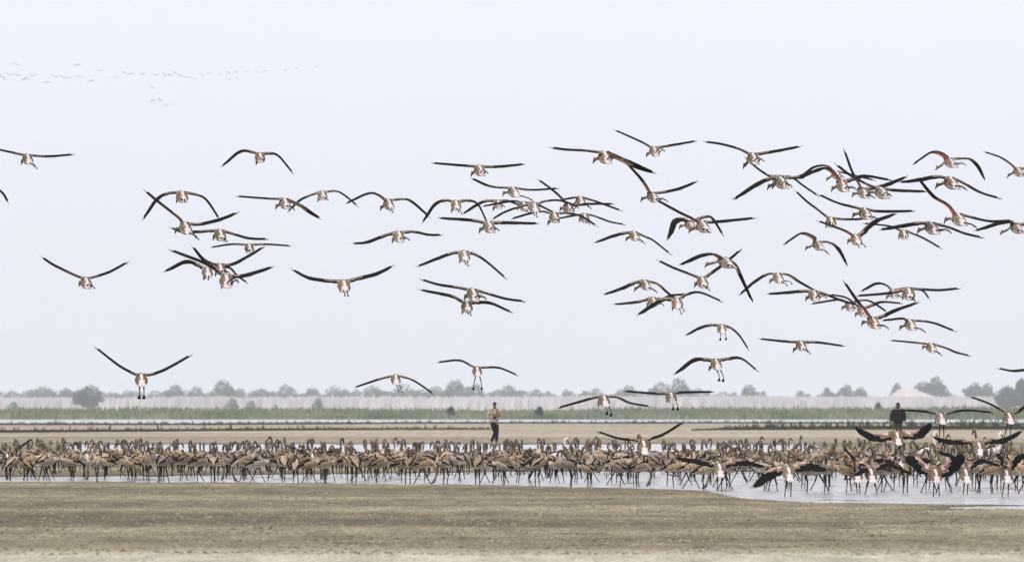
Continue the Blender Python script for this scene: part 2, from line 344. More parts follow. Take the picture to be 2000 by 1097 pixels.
 dict(body=(1399,709),L=[(1376,702),(1354,703),(1321,728)],R=[(1421,701),(1446,700),(1475,722)],head=(1388,717),feet=[(1405,735),(1413,736)],hang=True,bl=.3),
 dict(body=(1180,780),L=[(1158,778),(1129,786),(1094,796)],R=[(1205,777),(1230,788),(1265,794)],head=(1171,786),feet=[(1186,800),(1194,803)],hang=True),
 dict(body=(1311,774),L=[(1275,769),(1223,765)],R=[(1331,767),(1389,766)],feet=[(1315,791),(1324,791)],hang=True),
 dict(body=(1257,868),L=[(1234,860),(1207,857),(1170,845)],R=[(1270,858),(1295,849),(1330,828)],head=(1252,852),up=True,hang=True,feet=[(1258,893),(1264,893)],s=112,label='flamingo gliding in with white rump over the flock, just right of centre'),
 dict(body=(1520,541),L=[(1497,537),(1472,552),(1448,573)],R=[(1540,538),(1562,552),(1590,568)],head=(1507,546),feet=[(1534,555),(1543,551)]),
 dict(body=(1590,575),L=[(1567,569),(1535,572),(1502,575)],R=[(1612,575),(1639,586),(1672,596)],head=(1578,580),feet=(1610,578)),
 dict(body=(1659,596),L=[(1637,586),(1587,594)],R=[(1684,587),(1704,591),(1729,608)],head=(1648,599),feet=(1672,602)),
 dict(body=(1684,607),L=[(1666,591),(1648,581),(1623,577)],R=[(1702,597),(1722,590),(1758,593)],head=(1674,612),feet=(1694,612)),
 dict(body=(1706,628),L=[(1695,614),(1673,588),(1650,556)],R=[(1724,618),(1749,606),(1788,593)],head=(1688,628),feet=(1730,638)),
 dict(body=(1778,632),L=[(1760,623),(1724,627)],R=[(1801,628),(1828,633),(1861,646)],head=(1762,637),feet=(1802,645)),
 dict(body=(1745,571),L=[(1731,558),(1711,554),(1684,568)],R=[(1776,563),(1801,568),(1813,582)],head=(1735,578),feet=(1760,580)),
 dict(body=(1775,571),L=[(1749,572),(1715,576),(1677,579)],R=[(1794,566),(1832,568),(1869,565)],head=(1768,576),feet=(1783,584)),
 dict(body=(1565,673),L=[(1532,667),(1486,663)],R=[(1598,669),(1645,676)],head=(1553,681),feet=(1579,687)),
 dict(body=(1819,677),L=[(1785,670),(1741,666)],R=[(1846,680),(1868,689),(1891,695)],head=(1806,676),feet=(1835,691)),
 dict(body=(2034,722),L=[(2005,722),(1975,725),(1951,721)],R=[(2070,715),(2110,720)],head=(2020,726),label='flamingo mostly outside the frame, one thin wing showing at the right edge'),
 dict(body=(1838,815),L=[(1818,806),(1788,803),(1761,802)],R=[(1857,806),(1890,802),(1935,806)],feet=[(1834,856),(1843,860)],hang=True,s=100,label='flamingo with level wings and long dangling legs beside the dark-coated man'),
 dict(body=(1971,814),L=[(1956,802),(1928,788),(1897,777)],R=[(1989,804),(2003,794),(2035,780)],feet=[(1960,857),(1972,848)],hang=True,s=104,label='flamingo with raised wings and dangling legs at the right edge above the flock'),
 dict(body=(1752,851),L=[(1725,852),(1697,849),(1670,835)],R=[(1780,848),(1799,843),(1817,827)],head=(1746,829),up=True,hang=True,feet=[(1749,888),(1757,890)],s=102,beta=.62,chord=.26,label='alighting flamingo with broad black wings spread in front of the dark-coated man'),
 dict(body=(1912,871),L=[(1887,861),(1849,861),(1823,854)],R=[(1931,860),(1959,859),(1993,843)],head=(1908,839),up=True,hang=True,feet=[(1908,908),(1917,908)],s=106,beta=.42,label='alighting flamingo with upright neck and wings spread, near right edge above the flock'),
 dict(body=(1405,913),L=[(1390,906),(1360,900),(1322,895)],R=[(1430,904),(1457,903),(1491,911)],head=(1401,890),up=True,hang=True,feet=[(1409,960),(1400,958)],s=108,beta=.5,label='wing-spread flamingo landing in the shallow water, second from left among the landing birds'),
 dict(body=(1540,920),L=[(1520,917),(1497,928),(1471,950)],R=[(1559,911),(1580,909),(1613,917)],head=(1532,893),up=True,hang=True,feet=[(1532,968),(1544,970)],s=115,beta=.5,chord=.28,label='flamingo standing in water with broad black wings half open, left one trailing low'),
 dict(body=(1673,923),L=[(1667,911),(1664,895),(1648,878)],R=[(1682,908),(1697,917)],head=(1662,905),up=True,hang=True,feet=[(1679,965),(1674,963)],s=110,label='flamingo with a bright coral wing arched upward inside the right flock'),
 dict(body=(1701,923),L=[(1690,915),(1668,928)],R=[(1715,912),(1738,907),(1777,925)],head=(1705,893),up=True,hang=True,feet=[(1688,967),(1713,966)],s=112,beta=.4),
 dict(body=(1757,899),L=[(1742,897),(1725,899),(1707,898)],R=[(1784,895),(1802,898),(1821,899)],head=(1755,880),up=True,hang=True,feet=[(1756,945),(1763,945)],s=100,beta=.55,chord=.24),
 dict(body=(1827,924),L=[(1805,912),(1786,900),(1766,894)],R=[(1847,915),(1862,903),(1880,888)],head=(1825,893),up=True,hang=True,feet=[(1822,970),(1834,968)],s=115,beta=.95,chord=.27,label='nearest flamingo at right, wings held up and back showing pink shoulders'),
 dict(body=(1886,924),L=[(1872,904),(1857,890),(1832,884)],R=[(1899,908),(1917,899),(1949,909)],head=(1882,882),up=True,hang=True,feet=[(1881,966),(1888,966)],s=112,beta=.45),
 dict(body=(1965,923),L=[(1958,905),(1955,895),(1943,887)],R=[(1976,907),(1988,893),(2012,884)],head=(1963,880),up=True,hang=True,feet=[(1956,971),(1968,968)],s=115,beta=.45),
 dict(body=(14,893),L=[(2,885),(-20,872)],R=[(33,878),(60,860)],head=(10,872),up=True,hang=True,feet=[(14,930),(20,930)],s=92,label='flapping flamingo with one black wing lifted at the left end of the flock'),
 dict(body=(610,893),L=[(596,885),(571,874)],R=[(628,884),(655,881)],head=(604,872),up=True,hang=True,feet=[(608,935),(614,935)],s=90),
]
for d in FLY: flying(**d)
ga = {}
for o, w, bx, by in AUTO:
    cx = ['far left', 'left', 'left of centre', 'centre', 'right of centre', 'right', 'far right'][min(6, int(bx/286))]
    cy = 'top of the flight' if by < 365 else 'upper sky' if by < 440 else 'mid sky' if by < 540 else 'lower sky' if by < 690 else 'just above the trees'
    ga.setdefault((w, cx, cy), []).append((bx, o))
for (w, cx, cy), L_ in ga.items():
    L_.sort(key=lambda q: q[0]); n_ = len(L_)
    for i_, (bx, o) in enumerate(L_):
        e = '' if n_ == 1 else ', ' + (['left one', 'right one'][i_] if n_ == 2 else ['leftmost', 'second from left', 'third from left', 'fourth from left', 'fifth from left', 'sixth from left'][i_])
        o['label'] = 'flying flamingo, %s, %s, %s%s' % (w, cy, cx, e)
# ------------------------------------------------------------------ standing flamingos
def folded_wing(mb, sx, z0, droop, pale):
    P = catmull([(sx*.075, .15, z0+.03), (sx*.108, .02, z0+.035), (sx*.095, -.12, z0+.01-droop*.3), (sx*.05, -.27, z0-.01-droop), (sx*.02, -.36, z0-.035-droop)], 10)
    rh = lin([.03, .070, .074, .05, .026, .006], 10); rw = lin([.014, .026, .028, .022, .014, .004], 10)
    def mf(f, a):
        if pale: return BI['adult'] if math.sin(a) > -.5 else BI['black']
        if f > .86: return BI['black']
        s_ = math.sin(a)
        if (s_ < -.38 and f > .50) or (s_ < -.75 and f > .2): return BI['black']
        return BI['brown'] if s_ > .1 or f < .6 else BI['speck']
    loft(mb, P, rw, rh, 8, mf)
NECKS = {
 'hook': [(0, .235, .50), (0, .25, .58), (0, .215, .67), (0, .235, .735), (0, .285, .745), (0, .335, .66)],
 'arch': [(0, .245, .50), (0, .24, .60), (0, .235, .69), (0, .29, .74), (0, .345, .70), (0, .375, .60)],
 'feeding': [(0, .27, .43), (0, .33, .33), (0, .335, .21), (0, .30, .12), (0, .275, .07), (0, .20, .02)],
 'preening': [(0, .245, .50), (0, .25, .59), (0, .20, .66), (0, .12, .655), (0, .065, .60), (0, .03, .52)],
 'tall': [(0, .215, .52), (0, .21, .62), (0, .215, .71), (0, .225, .78), (0, .265, .80), (0, .335, .75)],
 'relaxed': [(0, .26, .46), (0, .285, .54), (0, .22, .60), (0, .215, .67), (0, .26, .70), (0, .31, .62)],
 'sideways': [(0, .24, .50), (.02, .25, .60), (.06, .23, .69), (.12, .22, .73), (.17, .23, .69), (.20, .25, .60)],
 'low': [(0, .27, .44), (0, .35, .45), (0, .41, .50), (0, .45, .53), (0, .49, .51), (0, .52, .42)],
}
NECKS = {k: [(x, y, z if z < .5 else .5+(z-.5)*1.16) for x, y, z in P_] for k, P_ in NECKS.items()}
WORDS = {'hook': 'head hooked down', 'arch': 'neck arched over', 'feeding': 'head down feeding', 'preening': 'preening',
         'tall': 'neck held tall', 'relaxed': 'neck S-bent', 'sideways': 'head turned aside', 'low': 'neck stretched forward'}
def standing_mesh(pose, stance, droop, pale=False):
    mb = MB(); z0 = .415
    trunk_and_neck(mb, NECKS[pose], pale=pale, z0=z0, pitch=.22, nr=(.040, .027, .023), scapular=False)
    for sx in (-1, 1): folded_wing(mb, sx, z0+.01, droop, pale)
    for q, sx in enumerate((-1, 1)):
        hip = Vector((sx*.04, -.02, z0-.06))
        if stance == 'stand': kn = Vector((sx*.04, -.05, .20)); ft = Vector((sx*.04, -.02, .0))
        elif stance == 'walk': kn = Vector((sx*.04, -.02+.07*sx, .20)); ft = Vector((sx*.04, -.03+.20*sx, 0 if sx > 0 else .0))
        elif stance == 'one' and q == 0: kn = Vector((sx*.03, .03, .25)); ft = Vector((sx*.02, -.12, .27))
        elif stance == 'one': kn = Vector((.0, -.04, .20)); ft = Vector((-.01, -.02, .0))
        else: kn = Vector((sx*.05, -.10, .20)); ft = Vector((sx*.06, .06*sx-.02, .0))
        tube(mb, [hip, hip.lerp(kn, .35), kn, kn.lerp(ft, .12), ft], [.036, .017, .017, .011, .010], 6, BI['leg'])
        web_foot(mb, ft+Vector((0, 0, .008)), (0, .075, -.006), BI['leg'])
    return mb.mesh('flamingo', [M[k] for k in BM])
TEMPL = []
for i, (p, st, dr) in enumerate([('hook', 'stand', .02), ('hook', 'walk', .05), ('arch', 'stand', .0), ('arch', 'one', .04), ('feeding', 'stand', .02), ('preening', 'stand', .04),
        ('tall', 'stand', .02), ('tall', 'walk', .0), ('relaxed', 'stand', .05), ('relaxed', 'one', .02), ('sideways', 'stand', .03), ('low', 'walk', .02), ('hook', 'bent', .0), ('arch', 'walk', .03), ('relaxed', 'walk', .0), ('feeding', 'walk', .04)]):
    TEMPL.append((p, standing_mesh(p, st, dr)))
rowsX = 0
ADULT = standing_mesh('hook', 'stand', .02, True)
def vfront(px): return float(np.interp(px, [-50, 0, 500, 900, 1100, 1300, 1400, 1600, 2050], [939, 940, 942, 946, 950, 952, 957, 962, 964]))
rows = 7; birds = []
wts = {'hook': 5, 'arch': 4.5, 'feeding': .9, 'preening': 2, 'tall': 1.6, 'relaxed': 3, 'sideways': 3, 'low': .8}
TW = [wts[p] for p, _ in TEMPL]
for r in range(rows):
    n = [44, 44, 43, 42, 42, 41, 40][r]
    for k in range(n):
        px = -12+(k+.5+random.uniform(-.42, .42))*2024/n
        if 600 < px < 720 and r > 3 and random.random() < .6: continue
        if 940 < px < 990 and r > 4 and random.random() < .3: continue
        vf = vfront(px); vb = 916 if px < 1300 else 917
        v = vf-(vf-vb)*(r+random.uniform(-.35, .35))/(rows-1)
        if r == 0: v = min(v, vf)
        v = min(v, vf+1)
        birds.append((px, v, r))
STAND = []
HEAD = [(-90, 25, 2.2), (90, 25, 2.2), (0, 35, 3.2), (180, 30, 1.2), (-45, 20, 2), (45, 20, 1.6)]    # yaw clockwise seen from above
for px, v, r in birds:
    j = random.choices(range(len(TEMPL)), TW)[0]; pose, me = TEMPL[j]
    o = bpy.data.objects.new('flamingo', me); COL.objects.link(o)
    d = HC*F/(v-HV); p = at(px, v, d); sc = random.uniform(.86, 1.02)*(1 if r < 5 else .95)
    c, w, _ = random.choices(HEAD, [h[2] for h in HEAD])[0]; yaw = math.radians(c+random.uniform(-w, w))
    o.location = (p.x, p.y, -.012 if r < 4 else .0); o.rotation_euler = (random.uniform(-.07, .07), 0, -yaw)
    fx = random.choice([1, 1, -1]) if pose == 'sideways' else 1
    o.scale = (sc*fx, sc*.89, sc*random.uniform(.97, 1.06))
    STAND.append((o, px, v, r, pose))
LM = [(0, 'the left edge'), (173, 'the big dark tree'), (276, 'the V-winged flamingo'), (437, 'the tallest left tree'), (610, 'the lifted black wings'), (773, 'the low arched flamingo'),
      (966, 'the tan-shirted man'), (1094, 'the pale adult'), (1257, 'the gliding bird'), (1405, 'the landing bird'), (1540, 'the trailing-winged bird'), (1673, 'the coral wing'), (1755, 'the dark-coated man'), (1880, 'the pink-shouldered bird'), (2000, 'the right edge')]
ORD = ['nearest', 'second', 'third', 'fourth', 'fifth', 'sixth', 'seventh', 'eighth', 'ninth', 'tenth']
def relate(items):
    """[(key, px)] -> {key: 'second left of the tan-shirted man'}"""
    out = {}; g = {}
    for k, px in items:
        l = min(LM, key=lambda q: abs(q[0]-px)); sd = 'right' if px >= l[0] else 'left'
        if 'left edge' in l[1]: sd = 'right'
        if 'right edge' in l[1]: sd = 'left'
        g.setdefault((l[0], l[1], sd), []).append((abs(px-l[0]), k))
    for (x, nm, sd), L_ in g.items():
        for n_, (_, k) in enumerate(sorted(L_, key=lambda q: q[0])): out[k] = '%s to the %s of %s' % (ORD[n_], sd, nm)
    return out
for r in range(rows):
    sel = [(i_, q[1]) for i_, q in enumerate(STAND) if q[3] == r]; rl = relate(sel)
    row = ['front', 'second', 'third', 'middle', 'fifth', 'sixth', 'rearmost'][r]
    for i_, _ in sel:
        o, px, v, _r, pose = STAND[i_]
        tag(o, 'flamingo, %s, %s row, %s' % (WORDS[pose], row, rl[i_]), 'flamingo', 'young flamingos standing in the wading flock')
# the birds hidden deepest in the crowd, beyond three hundred single ones
mb = MB()
for k in range(150):
    px = -10+(k+random.random())*2020/150; v = random.uniform(914, 932); j = random.choices(range(len(TEMPL)), TW)[0]; src = TEMPL[j][1]
    if 600 < px < 720: v += 8
    p = at(px, v, HC*F/(v-HV)); c, w, _ = random.choices(HEAD, [h[2] for h in HEAD])[0]; yaw = math.radians(c+random.uniform(-w, w)); sc = random.uniform(.82, .98)
    mt = Matrix.Translation((p.x, p.y, 0)) @ Matrix.Rotation(-yaw, 4, 'Z') @ Matrix.Diagonal((sc, sc*.89, sc*1.0, 1))
    mb.add([mt @ q.co for q in src.vertices], [tuple(f.vertices) for f in src.polygons], [f.material_index for f in src.polygons])
tag(mb.build('flamingo_crowd', [M[k] for k in BM]), 'brown young flamingos glimpsed between the others deep inside the packed flock', 'flamingos', kind='stuff')
for px, v, sc, lab in ((1816, 924, 1.22, 'tall pale adult flamingo standing head above the flock, right of the dark-coated man'),
                       (1944, 924, 1.20, 'tall pale adult flamingo standing head above the flock, nearest the right edge'),
                       (1094, 930, 1.08, 'pale adult flamingo among brown young ones near the centre of the flock')):
    o = bpy.data.objects.new('flamingo', ADULT); COL.objects.link(o); p = at(px-8, v, HC*F/(v-HV))
    o.location = (p.x, p.y, -.01); o.rotation_euler = (0, 0, -math.radians(80)); o.scale = (.85, .85, sc)
    tag(o, lab, 'flamingo', 'pale adult flamingos in the flock')
# ------------------------------------------------------------------ far flock in the sky
far_me = []
for L, R in (([(-38, -14), (-78, 6)], [(38, -12), (78, 14)]), ([(-40, -16), (-80, -30)], [(38, -8), (80, -16)]), ([(-40, -6), (-80, 4)], [(40, -8), (82, 2)]), ([(-36, -18), (-76, -22)], [(34, 6), (66, 34)])):
    mb = MB()
    for sd, W_ in ((-1, L), (1, R)):
        wing(mb, [Vector((.05*sd, .08, .045))]+[Vector((x/100, .05, -y/100)) for x, y in W_], .26, .2, sd, 9)
    trunk_and_neck(mb, [(0, .27, .0), (0, .37, -.03), (0, .47, -.05), (0, .55, -.06), (0, .60, -.06), (0, .665, -.1)], pitch=.1)
    for sx in (-.03, .03): tube(mb, [(sx, -.1, -.05), (sx, -.3, -.08), (sx, -.52, -.12)], [.02, .012, .012], 5, BI['leg'])
    far_me.append(mb.mesh('distant_flamingo', [M['adult'], M['adult'], M['grey'], M['adult'], M['adult'], M['speck'], M['pink'], M['adult'], M['adult'], M['leg'], M['bill'], M['adult'], M['grey']]))  # pale plumage slots lighten the far birds, putting haze fade into their colour
FAR = [(32,126),(19,146),(34,147),(5,150),(50,154),(64,148),(91,161),(109,150),(123,151),(134,152),(154,150),(178,158),(152,127),(195,138),(224,151),(242,142),(256,145),(278,145),(304,146),(320,145),(331,147),(344,143),(353,148),(365,151),(378,154),(395,147),(408,143),(430,144),(445,142),(461,141),(482,140),(504,141),(518,139),(558,138),(579,134),(610,137),(621,129),(448,155),(463,153),(298,171),(299,196),(314,197),(325,206)]
for i, (px, v) in enumerate(FAR):
    o = bpy.data.objects.new('distant_flamingo', far_me[i % 4]); COL.objects.link(o)
    s = (12.5-px/100)*random.uniform(.85, 1.1); o.location = at(px, v, F/s)
    o.rotation_euler = (0, random.uniform(-.35, .35), random.uniform(.1, .9))
    rk = sorted(FAR).index((px, v))+1
    UN = ['', 'first', 'second', 'third', 'fourth', 'fifth', 'sixth', 'seventh', 'eighth', 'ninth', 'tenth', 'eleventh', 'twelfth', 'thirteenth', 'fourteenth', 'fifteenth', 'sixteenth', 'seventeenth', 'eighteenth', 'nineteenth']
    od = UN[rk] if rk < 20 else {2: 'twenty', 3: 'thirty', 4: 'forty'}[rk//10]+('-'+UN[rk % 10] if rk % 10 else 'th').replace('yth', 'ieth')
    if rk in (20, 30, 40): od = {20: 'twentieth', 30: 'thirtieth', 40: 'fortieth'}[rk]
    lab = 'faint distant bird in the hazy top-left line, %s from its left end' % od
    tag(o, lab, 'flamingo', 'faint far-off birds in a line high in the haze')
# ------------------------------------------------------------------ ground
def vnoise(x, y, seed=0):
    xi = np.floor(x).astype(np.int64); yi = np.floor(y).astype(np.int64); fx = x-xi; fy = y-yi
    fx = fx*fx*(3-2*fx); fy = fy*fy*(3-2*fy)
    def h(a, b):
        n = (a*374761393+b*668265263+seed*1442695041) & 0x7fffffff; n = ((n ^ (n >> 13))*1274126177) & 0x7fffffff
        return ((n ^ (n >> 16)) & 0xffff)/65535.0
    return (h(xi, yi)*(1-fx)+h(xi+1, yi)*fx)*(1-fy)+(h(xi, yi+1)*(1-fx)+h(xi+1, yi+1)*fx)*fy*1.0
def fbm(x, y, seed=0): return (vnoise(x, y, seed)+.5*vnoise(x*2.1, y*2.1, seed+1)+.25*vnoise(x*4.3, y*4.3, seed+2))/1.75-.5
def height(X, Y):
    Ys = np.maximum(Y, 1.0); px = 1000+X/Ys*F; v = HV+HC*F/Ys
    wob = fbm(X*.35, Y*.12, 3)*4
    vf = np.interp(px, [-900, 0, 500, 900, 1100, 1250, 1370, 1450, 1600, 2000, 2900], [938, 940, 942, 946, 950, 954, 958, 972, 981, 986, 988])
    vb = np.interp(px, [-900, 0, 500, 900, 1300, 1700, 2900], [932, 931, 928, 922, 919, 922, 924])
    o1 = np.maximum(v-vf, vb-v)+wob*.5
    o2 = np.maximum(np.maximum(867.5-v, v-882), np.maximum((130-px)*.15, (px-1600)*.08))+wob*.9
    o3 = np.maximum(817-v, v-826)*1.2+fbm(X*.12, Y*.012, 61)*13
    o4 = np.maximum(np.maximum(989-v, v-994), (1870-px)*.03)+wob*1.1
    o = np.minimum(np.minimum(np.minimum(o1, o2), o3), o4)
    g = np.clip(o*.006, -.03, .02)
    far = np.clip((Y-400)/400, 0, 1)
    bar = np.clip((v-955)/3, 0, 1)*np.clip((px-1480)/120, 0, 1)*np.clip((980-v)/3, 0, 1)
    g = np.where((bar > 0) & (g < 0), g*(1-.72*bar), g)
    g = g+fbm(X*.9, Y*.3, 7)*.021*(1-.8*np.clip((Y-600)/200, 0, 1))+fbm(X*4.5, Y*1.2, 9)*.010*(1-far)+fbm(X*12, Y*3, 19)*.006*(1-far)
    return g
vr = np.concatenate([np.arange(1330, 1100, -2.0), np.arange(1100, 860, -.45), np.arange(860, 803, -.5)])
ys = np.concatenate([[-300, -60, 10], HC*F/(vr-HV), [4600, 6000, 8000, 13000]])
us = np.concatenate([[-60, -20, -6, -3, -2], np.linspace(-1.35, 1.35, 420), [2, 3, 6, 20, 60]])
Xg = us[None, :]*(.064*np.clip(ys, 30, 5000))[:, None]; Xg = np.clip(Xg, -2600, 2600)
far_ok = np.abs(us) > 1.5
for i, y in enumerate(ys):
    Xg[i, far_ok] = np.sign(us[far_ok])*np.linspace(0, 1, 1)[0]+np.interp(us[far_ok], [-60, -20, -6, -3, -2, 2, 3, 6, 20, 60], [-2600, -1900, -1400, -1000, -640, 640, 1000, 1400, 1900, 2600])
Yg = np.repeat(ys[:, None], len(us), 1)
Zg = height(Xg, Yg)
Zg[:, far_ok] = .01
nr_, nc_ = Xg.shape
me = bpy.data.meshes.new('ground')
V = np.stack([Xg, Yg, Zg], -1).reshape(-1, 3)
ii, jj = np.meshgrid(np.arange(nr_-1), np.arange(nc_-1), indexing='ij'); a = (ii*nc_+jj).ravel()
Fq = np.stack([a, a+1, a+nc_+1, a+nc_], -1)
me.vertices.add(len(V)); me.vertices.foreach_set('co', V.astype(np.float32).ravel())
me.loops.add(Fq.size); me.loops.foreach_set('vertex_index', Fq.astype(np.int32).ravel())
me.polygons.add(len(Fq)); me.polygons.foreach_set('loop_start', np.arange(0, Fq.size, 4, dtype=np.int32)); me.polygons.foreach_set('loop_total', np.full(len(Fq), 4, dtype=np.int32))
me.update(calc_edges=True); me.validate()
me.polygons.foreach_set('use_smooth', [True]*len(Fq))
ground = bpy.data.objects.new('ground', me); COL.objects.link(ground); tag(ground, kind='structure')
gm = bpy.data.materials.new('mud_flat'); gm.use_nodes = True; t = gm.node_tree; b = t.nodes['Principled BSDF']
def N(tp, **kw):
    n = t.nodes.new(tp)
    for k, x in kw.items(): n.inputs[k].default_value = x
    return n
geo = N('ShaderNodeNewGeometry')
def gnoise(scale3, sc, det=5, rough=.6):
    mp = N('ShaderNodeMapping'); mp.inputs['Scale'].default_value = scale3
    n = N('ShaderNodeTexNoise', Scale=sc, Detail=det, Roughness=rough)
    t.links.new(geo.outputs['Position'], mp.inputs['Vector']); t.links.new(mp.outputs[0], n.inputs['Vector']); return n.outputs['Fac']
def ramp(fac, stops):
    r = N('ShaderNodeValToRGB'); e = r.color_ramp.elements
    e[0].position, e[0].color = stops[0][0], (*stops[0][1], 1); e[1].position, e[1].color = stops[-1][0], (*stops[-1][1], 1)
    for p, c in stops[1:-1]:
        q = e.new(p); q.color = (*c, 1)
    t.links.new(fac, r.inputs['Fac']); return r.outputs['Color']
def mixc(fac, A, B, bt='MIX'):
    m = N('ShaderNodeMix'); m.data_type = 'RGBA'; m.blend_type = bt
    for s_, x in (('Factor', fac), ('A', A), ('B', B)):
        if isinstance(x, (float, int)): m.inputs[s_].default_value = x
        elif isinstance(x, tuple): m.inputs[s_].default_value = (*x, 1)
        else: t.links.new(x, m.inputs[s_])
    return m.outputs['Result']
big = gnoise((.035, .075, .05), 1, 6, .68)
c1 = ramp(big, [(.38, (.125, .105, .066)), (.5, (.215, .18, .115)), (.62, (.33, .285, .19))])
fine = gnoise((24, 1.3, 11), 1, 6, .8)
c2 = ramp(fine, [(.34, (.35, .32, .28)), (.5, (.92, .90, .87)), (.66, (1.5, 1.47, 1.42))])
col = mixc(.85, c1, c2, 'MULTIPLY')
med = gnoise((1.6, .16, 1), 1, 5, .7)
c3 = ramp(med, [(.36, (.62, .60, .56)), (.62, (1.25, 1.22, 1.18))])
col = mixc(.8, col, c3, 'MULTIPLY')
sp = N('ShaderNodeSeparateXYZ'); t.links.new(geo.outputs['Position'], sp.inputs[0])
mr = N('ShaderNodeMapRange'); mr.inputs['From Min'].default_value = .0; mr.inputs['From Max'].default_value = .018
t.links.new(sp.outputs['Z'], mr.inputs['Value'])
col = mixc(mr.outputs[0], (.09, .075, .052), col)
# beyond the back pool the flat is paler, dry and salt-crusted
wv = N('ShaderNodeMath'); wv.operation = 'MULTIPLY_ADD'; wv.inputs[1].default_value = 9.0; t.links.new(med, wv.inputs[0]); t.links.new(sp.outputs['Y'], wv.inputs[2])
mr3 = N('ShaderNodeMapRange'); mr3.inputs['From Min'].default_value = 96.0; mr3.inputs['From Max'].default_value = 91.0; t.links.new(wv.outputs[0], mr3.inputs['Value'])
col = mixc(mr3.outputs[0], col, mixc(.62, mixc(.6, (.47, .43, .335), c3, 'MULTIPLY'), c2, 'MULTIPLY'))      # pale dried crust nearest the viewer
mr2 = N('ShaderNodeMapRange'); mr2.inputs['From Min'].default_value = 350; mr2.inputs['From Max'].default_value = 460
t.links.new(sp.outputs['Y'], mr2.inputs['Value'])
dry = mixc(.95, (.41, .345, .275), c3, 'MULTIPLY')
c4 = ramp(gnoise((.012, .02, 1), 1, 6, .7), [(.38, (.66, .63, .58)), (.5, (.95, .94, .92)), (.62, (1.25, 1.25, 1.25))])
dry = mixc(1.0, dry, c4, 'MULTIPLY')
mm = N('ShaderNodeMath'); mm.operation = 'MULTIPLY'; mm.inputs[1].default_value = .8; t.links.new(mr2.outputs[0], mm.inputs[0])
col = mixc(mm.outputs[0], col, dry)
t.links.new(col, b.inputs['Base Color']); b.inputs['Roughness'].default_value = .93; b.inputs['Specular IOR Level'].default_value = .15
bp = N('ShaderNodeBump', Strength=.6, Distance=.03); t.links.new(fine, bp.inputs['Height']); t.links.new(bp.outputs[0], b.inputs['Normal'])
me.materials.append(gm)
# water
wm = bpy.data.materials.new('shallow_water'); wm.use_nodes = True; t = wm.node_tree; b = t.nodes['Principled BSDF']
b.inputs['Base Color'].default_value = (.36, .34, .31, 1); b.inputs['Roughness'].default_value = .18; b.inputs['IOR'].default_value = 1.33
geo = N('ShaderNodeNewGeometry'); rip = gnoise((5, .8, 1), 1, 5, .7); rip2 = gnoise((.5, .12, 1), 1, 3, .6)
bp = N('ShaderNodeBump', Strength=.45, Distance=.03); t.links.new(rip, bp.inputs['Height']); t.links.new(bp.outputs[0], b.inputs['Normal'])
rr = N('ShaderNodeMapRange'); rr.inputs['From Min'].default_value = .35; rr.inputs['From Max'].default_value = .65; rr.inputs['To Min'].default_value = .08; rr.inputs['To Max'].default_value = .35
t.links.new(rip2, rr.inputs['Value']); t.links.new(rr.outputs[0], b.inputs['Roughness'])
for x0, x1, y0, y1 in ((-70, 70, 112, 206), (-90, 90, 262, 372), (-630, 630, 830, 1300)):
    mb = MB(); mb.add([(x0, y0, 0), (x1, y0, 0), (x1, y1, 0), (x0, y1, 0)], [(0, 1, 2, 3)], 0)
    tag(mb.build('water', [wm]), kind='structure')
# clods and crumbs of mud
clod = mat('mud_crumbs', (.07, .055, .036), .95, (.34, .29, .20), .8, 4, .35, .65)
mb = MB(); xs = []
n = 16000; vv = HV+RNG.uniform(150, 290, n); yy = HC*F/(vv-HV); xx = RNG.uniform(-1.1, 1.1, n)*.06*yy*1.02
hh = height(xx, yy)
for k in range(n):
    if hh[k] < .006: continue
    r = random.choice([.008, .010, .014, .020]) * random.uniform(.7, 1.2); x, y, z = xx[k], yy[k], hh[k]
    a = random.random()*6.28
    vs = [(x+r*1.6*math.cos(a+q*1.571), y+r*1.6*math.sin(a+q*1.571), z-.004) for q in range(4)]+[(x+r*.3, y, z+r*.9)]
    mb.add(vs, [(0, 1, 4), (1, 2, 4), (2, 3, 4), (3, 0, 4)], 0)
tag(mb.build('mud_crumbs', [clod], smooth=False), 'small dark crumbs and clods scattered over the foreground mud', 'mud', kind='stuff')
mb = MB()
for k in range(70):
    v = HV+RNG.uniform(155, 300); y = HC*F/(v-HV); x = RNG.uniform(-1, 1)*.06*y; z = float(height(np.array([x]), np.array([y]))[0])+.004; a = RNG.uniform(0, 6.28); l = RNG.uniform(.015, .035)
    if z < .008: continue
    c, q = math.cos(a), math.sin(a)
    mb.add([(x-c*l, y-q*l, z), (x-q*l*.3, y+c*l*.3, z+.012), (x+c*l, y+q*l, z+.006), (x+q*l*.3, y-c*l*.3, z+.01)], [(0, 1, 2, 3)], 0)
tag(mb.build('shed_feathers', [M['adult']], smooth=False), 'tiny pale shed feathers scattered over the foreground mud', 'feathers', kind='stuff')
